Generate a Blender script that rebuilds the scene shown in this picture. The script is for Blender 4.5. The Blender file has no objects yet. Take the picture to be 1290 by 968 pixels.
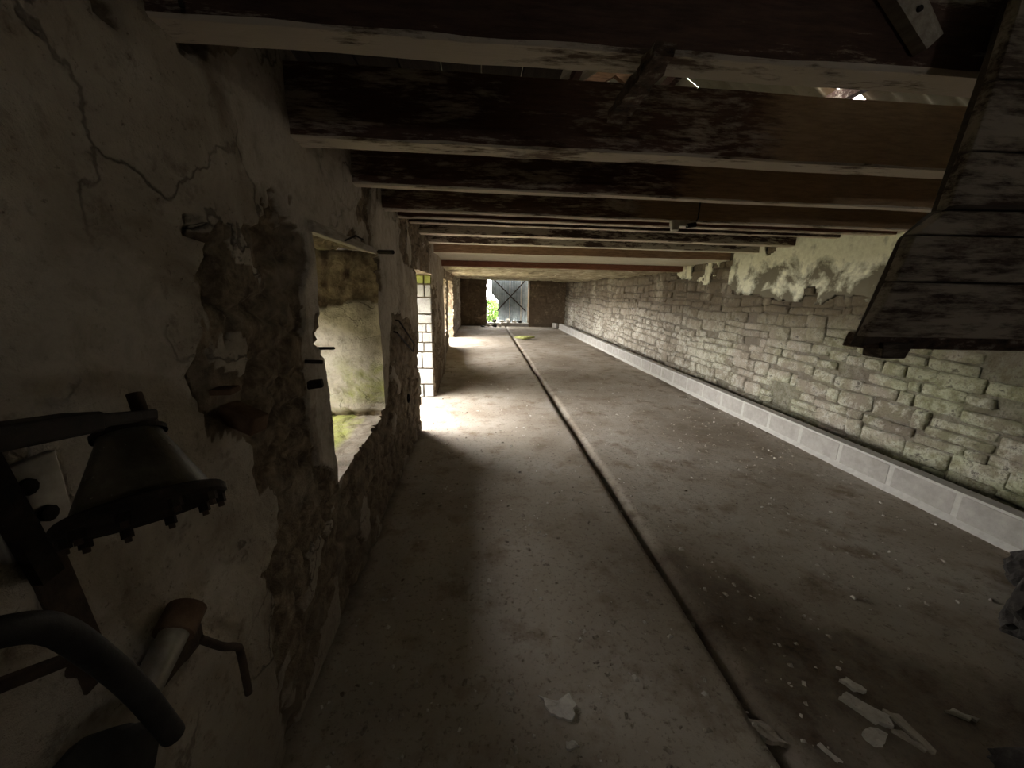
import bpy, math, random
import numpy as np
from mathutils import Vector, Matrix

scene = bpy.context.scene
COL = scene.collection
random.seed(7)

# ------------------------------------------------------------------ camera
F_PX = 485.0
CAM_H = 1.5
_d = Vector((605 - 645, 366 - 484, F_PX)).normalized()          # barn axis in camera axes (x right, y down, z forward)
_up = Vector((0, -1, 0)); _up = (_up - _d * _up.dot(_d)).normalized()
_x = _d.cross(_up)
RCW = Matrix((_x, _d, _up))                                     # camera axes -> world
cam_data = bpy.data.cameras.new('camera')
cam = bpy.data.objects.new('camera', cam_data)
COL.objects.link(cam)
cam_data.sensor_width = 36.0
cam_data.lens = 36.0 * F_PX / 1290.0
cam_data.clip_start = 0.02
right, down, fwd = RCW @ Vector((1, 0, 0)), RCW @ Vector((0, 1, 0)), RCW @ Vector((0, 0, 1))
m = Matrix((right, -down, -fwd)).transposed().to_4x4()
m.translation = Vector((0, 0, CAM_H))
cam.matrix_world = m
scene.camera = cam

# ------------------------------------------------------------------ world, exposure
world = bpy.data.worlds.new('overcast_sky')
scene.world = world
world.use_nodes = True
bgn = world.node_tree.nodes['Background']
bgn.inputs['Color'].default_value = (1.0, 0.975, 0.945, 1)
bgn.inputs['Strength'].default_value = 62.0
try:
    world.cycles.sampling_method = 'MANUAL'; world.cycles.sample_map_resolution = 64
except Exception:
    pass
vs = scene.view_settings
vs.view_transform = 'Standard'; vs.look = 'None'; vs.gamma = 1.0; vs.use_curve_mapping = False
vs.exposure = -0.62
try:
    scene.cycles.max_bounces = 12
    scene.cycles.diffuse_bounces = 9
    scene.cycles.use_denoising = True
    scene.cycles.sample_clamp_indirect = 6.0
except Exception:
    pass

def portal(loc, direction, sx, sy):
    l = bpy.data.lights.new('daylight_portal', 'AREA')
    l.shape = 'RECTANGLE'; l.size = sx; l.size_y = sy
    l.cycles.is_portal = True
    o = bpy.data.objects.new('daylight_portal', l); COL.objects.link(o)
    o.location = loc
    o.rotation_euler = Vector(direction).to_track_quat('-Z', 'Y').to_euler()
    return o
portal((-1.32, 2.09, 1.2), (1, 0, 0), 1.3, 1.2)
portal((-1.32, 4.74, .9), (1, 0, 0), 1.75, 1.6)
portal((-1.45, 8.8, 1.25), (1, 0, 0), 1.2, 1.8)
portal((-1.52, 11.6, .9), (1, 0, 0), 2.2, 1.9)
portal((1.2, 17.35, 1.0), (0, -1, 0), 2.1, 2.0)
portal((2.2, -4.35, 1.55), (0, 1, 0), .45, .45)

# ------------------------------------------------------------------ noise
def _hash(ix, iy, iz, seed):
    h = (ix.astype(np.int64) * 374761393 + iy.astype(np.int64) * 668265263 + iz.astype(np.int64) * 2147483647 + seed * 974634541)
    h = (h ^ (h >> 13)) & 0xFFFFFFFF
    h = (h * 1274126177) & 0xFFFFFFFF
    h = h ^ (h >> 16)
    return (h & 0xFFFF) / 65535.0
def vnoise(x, y, z=None, seed=0):
    x = np.asarray(x, float); y = np.asarray(y, float)
    z = np.zeros_like(x) if z is None else np.asarray(z, float)
    ix, iy, iz = np.floor(x), np.floor(y), np.floor(z)
    fx, fy, fz = x - ix, y - iy, z - iz
    sx, sy, sz = [t * t * (3 - 2 * t) for t in (fx, fy, fz)]
    r = 0
    for a in (0, 1):
        for b in (0, 1):
            for c in (0, 1):
                w = (sx if a else 1 - sx) * (sy if b else 1 - sy) * (sz if c else 1 - sz)
                r = r + w * _hash(ix + a, iy + b, iz + c, seed)
    return r * 2 - 1
def fbm(x, y, z=None, seed=0, octv=4, gain=.5):
    r = 0; a = 1; f = 1; n = 0
    for k in range(octv):
        r = r + a * vnoise(x * f, y * f, None if z is None else z * f, seed + k * 17)
        n += a; a *= gain; f *= 2.03
    return r / n
def sstep(a, b, x):
    t = np.clip((np.asarray(x, float) - a) / (b - a), 0, 1)
    return t * t * (3 - 2 * t)
def worley(u, v, seed=0):
    iu, iv = np.floor(u), np.floor(v)
    f1 = np.full(u.shape, 9.); f2 = np.full(u.shape, 9.); cid = np.zeros(u.shape)
    z0 = np.zeros_like(iu)
    for a in (-1, 0, 1):
        for b in (-1, 0, 1):
            cx = iu + a + .5 + .38 * (_hash(iu + a, iv + b, z0, seed) * 2 - 1)
            cy = iv + b + .5 + .38 * (_hash(iu + a, iv + b, z0, seed + 5) * 2 - 1)
            d = np.maximum(abs(u - cx), abs(v - cy)) * .6 + .4 * np.hypot(u - cx, v - cy)
            h = _hash(iu + a, iv + b, z0, seed + 9)
            cl = d < f1
            f2 = np.where(cl, f1, np.minimum(f2, d)); cid = np.where(cl, h, cid); f1 = np.where(cl, d, f1)
    return f1, f2, cid
def in_poly(px, py, poly):
    ins = np.zeros(px.shape, bool); n = len(poly)
    for i in range(n):
        x0, y0 = poly[i]; x1, y1 = poly[(i + 1) % n]
        c = ((y0 > py) != (y1 > py)) & (px < (x1 - x0) * (py - y0) / ((y1 - y0) or 1e-9) + x0)
        ins ^= c
    return ins

# ------------------------------------------------------------------ materials
class NT:
    def __init__(s, name):
        s.m = bpy.data.materials.new(name); s.m.use_nodes = True
        s.t = s.m.node_tree; s.b = s.t.nodes['Principled BSDF']
        s.b.inputs['Roughness'].default_value = .9
        s.b.inputs['Specular IOR Level'].default_value = .25
        s.tc = s.n('ShaderNodeTexCoord')
    def n(s, typ, **k):
        o = s.t.nodes.new(typ)
        for a, b in k.items(): setattr(o, a, b)
        return o
    def l(s, a, b): s.t.links.new(a, b)
    def obj(s, scale=(1, 1, 1), world=True):
        mp = s.n('ShaderNodeMapping'); mp.inputs['Scale'].default_value = scale
        if world:
            g = s.n('ShaderNodeNewGeometry'); s.l(g.outputs['Position'], mp.inputs['Vector'])
        else:
            s.l(s.tc.outputs['Object'], mp.inputs['Vector'])
        return mp.outputs[0]
    def noise(s, vec, scale, detail=6, rough=.6, dist=0.):
        o = s.n('ShaderNodeTexNoise'); o.inputs['Scale'].default_value = scale
        o.inputs['Detail'].default_value = detail; o.inputs['Roughness'].default_value = rough
        o.inputs['Distortion'].default_value = dist
        s.l(vec, o.inputs['Vector']); return o.outputs['Fac']
    def ramp(s, fac, stops, const=False):
        o = s.n('ShaderNodeValToRGB'); e = o.color_ramp.elements
        if const: o.color_ramp.interpolation = 'CONSTANT'
        while len(e) < len(stops): e.new(.5)
        for q, (p, c) in zip(e, stops):
            q.position = p; q.color = (*c, 1) if len(c) == 3 else c
        s.l(fac, o.inputs[0]); return o.outputs[0]
    def g(s, fac, a, b):                     # grey ramp
        return s.ramp(fac, [(a, (0, 0, 0)), (b, (1, 1, 1))])
    def mix(s, fac, a, b, mode='MIX'):
        o = s.n('ShaderNodeMix', data_type='RGBA', blend_type=mode)
        for sock, v in ((o.inputs[0], fac), (o.inputs[6], a), (o.inputs[7], b)):
            if isinstance(v, (int, float)): sock.default_value = v
            elif isinstance(v, tuple): sock.default_value = (*v, 1)
            else: s.l(v, sock)
        return o.outputs[2]
    def math(s, op, a, b=0.):
        o = s.n('ShaderNodeMath', operation=op)
        for sock, v in ((o.inputs[0], a), (o.inputs[1], b)):
            if isinstance(v, (int, float)): sock.default_value = v
            else: s.l(v, sock)
        return o.outputs[0]
    def attr(s, name):
        o = s.n('ShaderNodeAttribute'); o.attribute_name = name; return o.outputs['Fac']
    def bump(s, h, strength=.5, dist=.01):
        o = s.n('ShaderNodeBump'); o.inputs['Strength'].default_value = strength
        o.inputs['Distance'].default_value = dist
        s.l(h, o.inputs['Height']); s.l(o.outputs[0], s.b.inputs['Normal'])
    def col(s, c):
        if isinstance(c, tuple): s.b.inputs['Base Color'].default_value = (*c, 1)
        else: s.l(c, s.b.inputs['Base Color'])
    def rough(s, r): s.b.inputs['Roughness'].default_value = r

MAT = {}
def mat_left_wall():
    k = NT('flaking_plaster_over_rubble'); v = k.obj()
    n0 = k.noise(v, 1.1, 5, .6, .6); n1 = k.noise(v, 3.1, 9, .66, .5); n2 = k.noise(v, 14, 8, .7, .3); n3 = k.noise(v, 75, 4, .7)
    pl = k.ramp(n1, [(.28, (.20, .16, .115)), (.42, (.37, .315, .245)), (.56, (.50, .44, .36)), (.72, (.60, .545, .46))])
    pl = k.mix(k.math('MULTIPLY', k.g(n0, .52, .66), .6), pl, (.27, .22, .165))
    pl = k.mix(k.math('MULTIPLY', k.g(n2, .54, .68), .75), pl, (.19, .15, .11))
    pl = k.mix(k.math('MULTIPLY', k.g(n3, .60, .72), .8), pl, (.11, .083, .058))
    st = k.ramp(n2, [(.28, (.045, .032, .021)), (.46, (.15, .11, .07)), (.62, (.30, .235, .16)), (.78, (.50, .42, .32))])
    st = k.mix(k.math('MULTIPLY', k.g(n1, .48, .66), .65), st, (.29, .245, .185))
    edge = k.math('ADD', k.attr('plaster'), k.math('MULTIPLY', k.math('SUBTRACT', n2, .5), .9))
    c = k.mix(k.g(edge, .34, .66), st, pl)
    # hairline cracks
    wv = k.n('ShaderNodeTexVoronoi', feature='DISTANCE_TO_EDGE'); wv.inputs['Scale'].default_value = 2.1
    dv = k.n('ShaderNodeVectorMath', operation='ADD'); sv = k.n('ShaderNodeVectorMath', operation='SCALE'); sv.inputs['Scale'].default_value = .55
    nz = k.n('ShaderNodeTexNoise'); nz.inputs['Scale'].default_value = 3.5; nz.inputs['Detail'].default_value = 6
    k.l(v, nz.inputs['Vector']); k.l(nz.outputs['Color'], sv.inputs[0]); k.l(v, dv.inputs[0]); k.l(sv.outputs[0], dv.inputs[1]); k.l(dv.outputs[0], wv.inputs['Vector'])
    crack = k.math('MULTIPLY', k.math('SUBTRACT', 1.0, k.g(wv.outputs['Distance'], .004, .016)), k.g(n0, .46, .54))
    crack = k.math('MULTIPLY', crack, k.g(k.attr('plaster'), .4, .6))
    c = k.mix(k.math('MULTIPLY', crack, .6), c, (.045, .034, .025))
    browning = k.math('MULTIPLY', k.attr('dirt_tone'), k.g(n1, .28, .58))
    c = k.mix(k.math('MULTIPLY', browning, .85), c, (.12, .088, .058))
    c = k.mix(k.attr('lime_lit'), c, k.ramp(n2, [(.35, (.38, .33, .26)), (.55, (.64, .58, .49))]))
    ms = k.math('MULTIPLY', k.attr('moss'), k.g(n1, .40, .56))
    c = k.mix(ms, c, k.ramp(n2, [(.3, (.20, .21, .05)), (.6, (.42, .43, .13))]))
    k.col(c)
    h = k.math('SUBTRACT', k.math('ADD', n2, k.math('MULTIPLY', n3, .4)), k.math('MULTIPLY', crack, .6))
    k.bump(h, .8, .022)
    return k.m
MAT['left'] = mat_left_wall()
def mat_stone(name='lime_washed_rubble_stone', sc=1.0):
    k = NT(name); v = k.obj()
    g = k.n('ShaderNodeNewGeometry'); oi = k.n('ShaderNodeObjectInfo')
    rnd = k.math('FRACT', k.math('ADD', g.outputs['Random Per Island'], oi.outputs['Random']))
    sep = k.n('ShaderNodeSeparateXYZ'); k.l(g.outputs['Position'], sep.inputs[0])
    n1 = k.noise(v, 1.3, 6, .6, .5); n2 = k.noise(v, 11, 8, .7); n3 = k.noise(v, 55, 4, .7)
    base = k.ramp(rnd, [(0, (.19, .16, .12)), (.35, (.28, .245, .19)), (.7, (.35, .31, .25)), (1, (.25, .215, .165))])
    wash = k.g(k.math('ADD', n2, k.math('MULTIPLY', n1, .5)), .70, .86)
    c = k.mix(k.math('MULTIPLY', wash, .8), base, (.68, .65, .57))
    # algae, growing on the nearer half of the wall
    near = k.n('ShaderNodeMapRange'); near.inputs['From Min'].default_value = 7.5; near.inputs['From Max'].default_value = 3.0
    k.l(sep.outputs['Y'], near.inputs['Value'])
    alg = k.math('MULTIPLY', k.math('MULTIPLY', near.outputs[0], .7), k.g(n1, .40, .58))
    c = k.mix(alg, c, k.ramp(n2, [(.35, (.17, .185, .075)), (.65, (.40, .42, .25))]))
    # soot-brown band high up along the middle of the wall
    hi = k.n('ShaderNodeMapRange'); hi.inputs['From Min'].default_value = .75; hi.inputs['From Max'].default_value = 1.35
    k.l(sep.outputs['Z'], hi.inputs['Value'])
    bro = k.math('MULTIPLY', hi.outputs[0], k.g(k.math('ADD', n1, k.math('MULTIPLY', n2, .6)), .60, .80))
    c = k.mix(k.math('MULTIPLY', bro, .9), c, (.085, .06, .036))
    c = k.mix(k.math('MULTIPLY', k.g(n3, .52, .68), .75), c, (.11, .09, .065))
    c = k.mix(k.math('MULTIPLY', k.g(n2, .58, .66), .85), c, (.05, .04, .03))
    if sc < 1: c = k.mix(1 - sc, c, (.07, .055, .04))
    k.col(c)
    k.bump(k.math('ADD', n2, k.math('MULTIPLY', n3, .4)), .9, .03)
    return k.m
MAT['stone'] = mat_stone()
MAT['stone_mortar'] = mat_stone('lime_washed_pointing', .42)
def simple(name, stops, scale, spots=None, bump=.5, bd=.01, rough=.9, vec=(1, 1, 1), metal=0., world=True, spec=.25):
    k = NT(name); v = k.obj(vec, world)
    n = k.noise(v, scale, 8, .65); c = k.ramp(n, stops)
    n2 = k.noise(v, scale * 5, 5, .7)
    if spots: c = k.mix(k.g(n2, spots[0], spots[1]), c, spots[2])
    k.col(c); k.bump(k.math('ADD', n, k.math('MULTIPLY', n2, .5)), bump, bd); k.rough(rough)
    k.b.inputs['Metallic'].default_value = metal
    k.b.inputs['Specular IOR Level'].default_value = spec
    return k.m
MAT['mortar'] = simple('dark_earth_mortar', [(.3, (.04, .032, .024)), (.7, (.17, .14, .105))], 9)
def mat_rplaster():
    k = NT('mouldy_cream_plaster'); v = k.obj()
    n1 = k.noise(v, 3.2, 7, .6, .3); n2 = k.noise(v, 16, 7, .7)
    g = k.n('ShaderNodeNewGeometry'); sep = k.n('ShaderNodeSeparateXYZ'); k.l(g.outputs['Position'], sep.inputs[0])
    lo = k.n('ShaderNodeMapRange'); lo.inputs['From Min'].default_value = 2.15; lo.inputs['From Max'].default_value = 1.35
    k.l(sep.outputs['Z'], lo.inputs['Value'])
    c = k.ramp(n2, [(.3, (.60, .58, .44)), (.6, (.78, .77, .62))])
    md = k.math('ADD', k.math('MULTIPLY', lo.outputs[0], .26), n1)
    c = k.mix(k.math('MULTIPLY', k.g(md, .56, .70), .93), c, (.085, .07, .045))
    k.col(c); k.bump(n2, .5, .012); return k.m
MAT['rplaster'] = mat_rplaster()
def mat_floor():
    k = NT('worn_dusty_concrete'); v = k.obj()
    n0 = k.noise(v, .9, 6, .6, .3); n1 = k.noise(v, 4, 8, .65); n2 = k.noise(v, 38, 6, .75); n3 = k.noise(v, 130, 3, .7)
    c = k.ramp(n0, [(.3, (.22, .18, .135)), (.5, (.335, .29, .235)), (.7, (.43, .39, .335))])
    c = k.mix(k.g(n1, .52, .70), c, (.19, .145, .10))
    c = k.mix(k.math('MULTIPLY', k.g(n2, .54, .68), .8), c, (.095, .072, .048))
    c = k.mix(k.math('MULTIPLY', k.g(n3, .66, .74), .6), c, (.42, .37, .30))
    d = k.math('ADD', k.attr('dirt_tone'), k.math('MULTIPLY', k.math('SUBTRACT', n1, .5), .9))
    so = k.ramp(n2, [(.35, (.035, .024, .015)), (.6, (.11, .078, .05))])
    c = k.mix(k.math('MULTIPLY', k.g(d, .25, .75), .92), c, so)
    k.col(c); k.bump(k.math('ADD', n2, k.math('MULTIPLY', n1, 1.2)), .55, .012); return k.m
MAT['floor'] = mat_floor()
MAT['block'] = simple('pale_grey_concrete_block', [(.3, (.26, .245, .22)), (.7, (.38, .36, .33))], 12, (.6, .72, (.24, .23, .22)), .5, .006)
MAT['kmortar'] = simple('light_mortar', [(.3, (.36, .345, .315)), (.7, (.48, .465, .43))], 20, None, .4, .006)
def mat_beam(name, wood, wash, lo, hi, right=None):
    k = NT(name); v = k.obj((1.0, 3.0, 4.5)); v2 = k.obj((1.6, 8, 12))
    n1 = k.noise(v, 2.2, 9, .72, .2); n2 = k.noise(v2, 6, 6, .7)
    w = k.ramp(n2, [(.3, tuple(q * .45 for q in wood)), (.65, wood)])
    if right:
        g = k.n('ShaderNodeNewGeometry'); sep = k.n('ShaderNodeSeparateXYZ'); k.l(g.outputs['Position'], sep.inputs[0])
        mr = k.n('ShaderNodeMapRange'); mr.inputs['From Min'].default_value = right[0]; mr.inputs['From Max'].default_value = right[0] + .12
        k.l(k.math('ADD', sep.outputs['X'], k.math('MULTIPLY', n2, .3)), mr.inputs['Value'])
        w = k.mix(mr.outputs[0], w, k.ramp(n2, [(.3, tuple(q * .6 for q in right[1])), (.65, right[1])]))
        f = k.math('MULTIPLY', k.g(k.math('ADD', n1, k.math('MULTIPLY', k.math('SUBTRACT', n2, .5), .5)), lo, hi), k.math('SUBTRACT', 1.0, mr.outputs[0]))
    else:
        f = k.g(k.math('ADD', n1, k.math('MULTIPLY', k.math('SUBTRACT', n2, .5), .5)), lo, hi)
    k.col(k.mix(f, w, wash)); k.bump(k.math('ADD', n2, f), .5, .006); return k.m
MAT['beam_dark'] = mat_beam('dark_timber_with_flaked_whitewash', (.10, .056, .04), (.44, .37, .29), .56, .66)
MAT['beam_tan'] = mat_beam('timber_dark_left_tan_right', (.16, .09, .06), (.52, .44, .35), .50, .62, (1.15, (.42, .29, .175)))
MAT['beam_under'] = mat_beam('whitewashed_floor_lit_underside', (.17, .115, .075), (.58, .51, .42), .36, .48)  # whitewash, made paler to carry light bounced up from the floor
MAT['beam_peel'] = mat_beam('peeling_cream_painted_timber', (.10, .06, .042), (.44, .38, .29), .46, .54)
MAT['beam_brown'] = mat_beam('brown_painted_timber', (.34, .205, .115), (.45, .36, .25), .70, .78)
MAT['beam_red'] = mat_beam('red_brown_painted_timber', (.25, .105, .065), (.34, .26, .18), .66, .78)
MAT['cream'] = simple('cream_painted_board', [(.3, (.60, .56, .44)), (.7, (.74, .70, .58))], 7, (.64, .72, (.30, .24, .16)), .3)
MAT['hopper'] = mat_beam('flaked_grey_painted_boarding', (.085, .055, .038), (.27, .225, .175), .42, .55)
MAT['hopper_edge'] = mat_beam('dark_weathered_edge_timber', (.075, .055, .04), (.16, .13, .10), .60, .72)
MAT['rot'] = simple('rotten_splintered_timber', [(.35, (.03, .018, .012)), (.55, (.12, .075, .05)), (.7, (.38, .33, .26))], 24, None, .9, .02, vec=(1, 1, 2))
MAT['lintelwood'] = simple('bleached_timber', [(.3, (.26, .22, .17)), (.7, (.52, .47, .40))], 10, None, .6, .01, vec=(6, 1, 6))
MAT['iron'] = simple('dark_rusty_iron', [(.3, (.012, .0095, .0075)), (.6, (.03, .022, .016)), (.8, (.07, .048, .033))], 22, (.68, .76, (.13, .11, .085)), .5, .004, .8, metal=0., spec=.15)
MAT['cone'] = simple('grimy_olive_metal', [(.3, (.04, .034, .022)), (.55, (.115, .098, .065)), (.75, (.22, .19, .13))], 16, (.66, .72, (.42, .39, .32)), .35, .004, .38, metal=.3, spec=.6)
MAT['steel'] = simple('dull_galvanised_steel', [(.3, (.20, .18, .15)), (.7, (.42, .39, .34))], 14, None, .3, .003, .45, metal=.5, spec=.5)
MAT['rust'] = simple('brown_rust', [(.3, (.03, .02, .014)), (.7, (.085, .055, .036))], 25, None, .6, .004, .85)
MAT['rubber'] = simple('black_perished_rubber', [(.3, (.012, .011, .010)), (.7, (.035, .031, .028))], 20, None, .4, .004, .6)
MAT['peg'] = simple('weathered_brown_wood', [(.3, (.09, .05, .028)), (.7, (.20, .125, .075))], 20, None, .5, .006)
MAT['ceramic'] = simple('dusty_white_ceramic', [(.3, (.46, .43, .37)), (.7, (.66, .63, .56))], 20, None, .2, .003, .5)
MAT['flake'] = simple('pale_plaster_fragment', [(.3, (.40, .37, .32)), (.7, (.64, .61, .55))], 25, (.62, .7, (.2, .17, .14)), .6, .006)
MAT['darkrock'] = simple('dark_damp_rock', [(.3, (.018, .016, .015)), (.55, (.05, .044, .04)), (.75, (.13, .12, .11))], 12, None, .9, .02)
MAT['moss'] = simple('yellow_green_moss', [(.3, (.14, .15, .04)), (.6, (.42, .43, .16)), (.8, (.52, .50, .36))], 14, None, .9, .02)
MAT['sheet'] = simple('grey_corrugated_metal', [(.3, (.10, .12, .125)), (.7, (.22, .25, .26))], 4, (.66, .74, (.10, .07, .05)), .2, .004, .6, metal=.2)
MAT['roofsheet'] = simple('weathered_fibre_cement', [(.3, (.33, .31, .22)), (.7, (.50, .47, .36))], 3, (.62, .72, (.2, .18, .12)), .3, .006)
MAT['grass'] = simple('bright_grass', [(.3, (.17, .165, .10)), (.7, (.30, .29, .19))], 6, None, .8, .03)
MAT['leaf'] = simple('fresh_green_leaves', [(.3, (.05, .11, .015)), (.7, (.15, .25, .045))], 9, None, .3, .01)
MAT['rough_ceiling'] = simple('rough_limewashed_ceiling', [(.3, (.16, .12, .075)), (.5, (.38, .33, .23)), (.7, (.60, .54, .42))], 2.6, (.6, .7, (.10, .07, .04)), .9, .03)
MAT['quoin'] = simple('white_limestone_block', [(.3, (.30, .295, .285)), (.7, (.44, .435, .42))], 9, (.58, .70, (.17, .15, .12)), .5, .01)
MAT['quoin_leaf_lit'] = simple('leaf_lit_limestone', [(.3, (.20, .22, .05)), (.7, (.34, .36, .12))], 9, None, .5, .01)  # green light from leaves outside, put into the block colour
MAT['pebble'] = simple('mixed_grit', [(.35, (.10, .075, .05)), (.5, (.30, .26, .21)), (.62, (.62, .58, .52))], 9, None, .3, .004)

MAT['bank'] = simple('dark_blocker_bank', [(.3, (.05, .05, .025)), (.7, (.15, .15, .075))], 5, None, .8, .05)  # dark tone for the added light-blocking bank
MAT['loft'] = simple('blackened_loft_boards', [(.3, (.018, .013, .010)), (.7, (.05, .036, .027))], 5, None, .4, .006, vec=(8, 1, 1))
# ------------------------------------------------------------------ object helpers
def new_mesh(name, verts, faces, attrs=None, smooth=False):
    me = bpy.data.meshes.new(name)
    me.from_pydata([tuple(v) for v in verts] if not isinstance(verts, np.ndarray) else verts.tolist(), [], faces)
    if attrs:
        for a, vals in attrs.items():
            at = me.attributes.new(a, 'FLOAT', 'POINT'); at.data.foreach_set('value', np.asarray(vals, np.float32))
    if smooth: me.polygons.foreach_set('use_smooth', [True] * len(me.polygons))
    me.update(); return me
def link(name, me, mat=None, parent=None, loc=None):
    o = bpy.data.objects.new(name, me); COL.objects.link(o)
    if mat is not None and me is not None and len(me.materials) == 0:
        me.materials.append(MAT[mat] if isinstance(mat, str) else mat)
    if parent is not None: o.parent = parent
    if loc is not None: o.location = loc
    return o
def empty(name, loc=(0, 0, 0)):
    o = bpy.data.objects.new(name, None); o.empty_display_size = .1; COL.objects.link(o); o.location = loc; return o
def tag(o, label, cat, group=None):
    o['label'] = label; o['category'] = cat
    if group: o['group'] = group
    return o
def struct(o): o['kind'] = 'structure'; return o

class MB:
    def __init__(s): s.v = []; s.f = []
    def add(s, v, f):
        n = len(s.v); s.v += [tuple(q) for q in v]; s.f += [tuple(i + n for i in q) for q in f]
    def hexa(s, p):            # 8 corners: bottom 4 ccw then top 4
        s.add(p, [(0, 3, 2, 1), (4, 5, 6, 7), (0, 1, 5, 4), (1, 2, 6, 5), (2, 3, 7, 6), (3, 0, 4, 7)])
    def box(s, a, b):
        (x0, y0, z0), (x1, y1, z1) = a, b
        s.hexa([(x0, y0, z0), (x1, y0, z0), (x1, y1, z0), (x0, y1, z0), (x0, y0, z1), (x1, y0, z1), (x1, y1, z1), (x0, y1, z1)])
    def bar(s, a, b, w, h, up=(0, 0, 1)):       # rectangular bar from a to b
        a, b = Vector(a), Vector(b); d = (b - a).normalized(); u = Vector(up)
        sd = d.cross(u).normalized(); u = sd.cross(d)
        c = [sd * (i * w / 2) + u * (j * h / 2) for i, j in ((-1, -1), (1, -1), (1, 1), (-1, 1))]
        s.hexa([a + q for q in c] + [b + q for q in c])
    def tube(s, pts, r, n=12, cap=True):
        pts = [Vector(p) for p in pts]; rs = r if isinstance(r, (list, tuple)) else [r] * len(pts)
        ref = Vector((0, 0, 1)); d0 = (pts[1] - pts[0]).normalized()
        if abs(d0.dot(ref)) > .9: ref = Vector((1, 0, 0))
        V = []; F = []; nrm = d0.cross(ref).normalized()
        for i, p in enumerate(pts):
            d = (pts[min(i + 1, len(pts) - 1)] - pts[max(i - 1, 0)]).normalized()
            nrm = (nrm - d * nrm.dot(d)).normalized(); b = d.cross(nrm)
            V += [p + (nrm * math.cos(t) + b * math.sin(t)) * rs[i] for t in [2 * math.pi * k / n for k in range(n)]]
        for i in range(len(pts) - 1):
            for k in range(n):
                F.append((i * n + k, i * n + (k + 1) % n, (i + 1) * n + (k + 1) % n, (i + 1) * n + k))
        if cap: F.append(tuple(range(n))[::-1]); F.append(tuple((len(pts) - 1) * n + k for k in range(n)))
        s.add(V, F)
    def lathe(s, o, axis, prof, n=40):          # prof: list of (radius, height along axis)
        o = Vector(o); a = Vector(axis).normalized()
        t = a.cross(Vector((0, 1, 0))).normalized(); b = a.cross(t)
        V = []; F = []
        for r, h in prof:
            V += [o + a * h + (t * math.cos(q) + b * math.sin(q)) * r for q in [2 * math.pi * k / n for k in range(n)]]
        for i in range(len(prof) - 1):
            for k in range(n):
                F.append((i * n + k, i * n + (k + 1) % n, (i + 1) * n + (k + 1) % n, (i + 1) * n + k))
        s.add(V, F)
    def build(s, name, mat, parent=None, smooth=False, bevel=0., loc=None, subsurf=0):
        me = new_mesh(name, s.v, s.f, None, smooth)
        o = link(name, me, mat, parent, loc)
        if bevel:
            bv = o.modifiers.new('bevel', 'BEVEL'); bv.width = bevel; bv.segments = 2; bv.limit_method = 'ANGLE'
        return o
def smooth_by_angle(o, a=40):
    me = o.data
    me.polygons.foreach_set('use_smooth', [True] * len(me.polygons))
    try: me.set_sharp_from_angle(angle=math.radians(a))
    except Exception: pass
    return o
def rock(name, size, seed, mat, parent=None, loc=(0, 0, 0), rot=0, sub=3, amp=.35, flat=False):
    rng = np.random.RandomState(seed)
    import bmesh
    bm = bmesh.new(); bmesh.ops.create_icosphere(bm, subdivisions=sub, radius=.5)
    P = np.array([v.co[:] for v in bm.verts])
    n = fbm(P[:, 0] * 2.4 + seed, P[:, 1] * 2.4, P[:, 2] * 2.4, seed, 4)
    P *= (1 + amp * n + amp * .3 * fbm(P[:, 0] * 9 + seed, P[:, 1] * 9, P[:, 2] * 9, seed + 3, 3))[:, None]
    for q in range(7):                          # flat facets
        d = rng.normal(size=3); d /= np.linalg.norm(d); h = .33 + .12 * rng.rand()
        t = P @ d; over = np.clip(t - h, 0, None); P -= over[:, None] * d * .85
    P *= np.array(size)
    P[:, 2] -= P[:, 2].min()
    for v, p in zip(bm.verts, P): v.co = p
    me = bpy.data.meshes.new(name); bm.to_mesh(me); bm.free()
    o = link(name, me, mat, parent, loc); o.rotation_euler = (0, 0, rot); return o

# ------------------------------------------------------------------ left wall
def xw(y): return -.65 - .2 * sstep(6, 10.5, y)
OPEN = [(1.63, 2.56, .66, 1.73, 'W1'), (4.05, 5.43, 0., 1.70, 'DA'), (8.0, 9.5, .56, 1.72, 'W2'), (10.6, 12.6, 0., 1.74, 'DC')]
EXPOSED = [
    [(1.189, 1.76), (1.31, 1.778), (1.576, 1.649), (1.579, 1.578), (1.451, 1.476), (1.45, 1.332), (1.42, 1.083), (1.40, 1.0), (1.43, .813),
     (1.66, .66), (1.66, .25), (1.115, .0), (1.0, .0), (1.056, .545), (.99, .793), (1.093, 1.056), (.93, 1.126), (.90, 1.258), (.957, 1.427), (1.0, 1.58), (1.047, 1.64)],
    [(1.66, .64), (2.576, .674), (2.9, 1.35), (3.6, 1.25), (4.3, .75), (4.3, -.1), (1.507, -.1)],
    [(.963, 1.653), (1.057, 1.612), (.953, 1.591)],
    [(2.05, 1.73), (2.45, 1.73), (2.62, 2.05), (2.95, 2.4), (2.3, 2.4), (2.28, 1.95)],
    [(3.2, 2.4), (3.15, 1.95), (3.5, 1.7), (5.6, 1.6), (7.0, .9), (7.5, -.1), (5.3, -.1), (5.3, 2.4)],
    [(-.5, 1.95), (.85, 1.93), (1.25, 2.1), (1.1, 2.5), (-.5, 2.5)],
    [(8.5, 2.4), (8.5, -.1), (17.5, -.1), (17.5, 2.4)],
]
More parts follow.
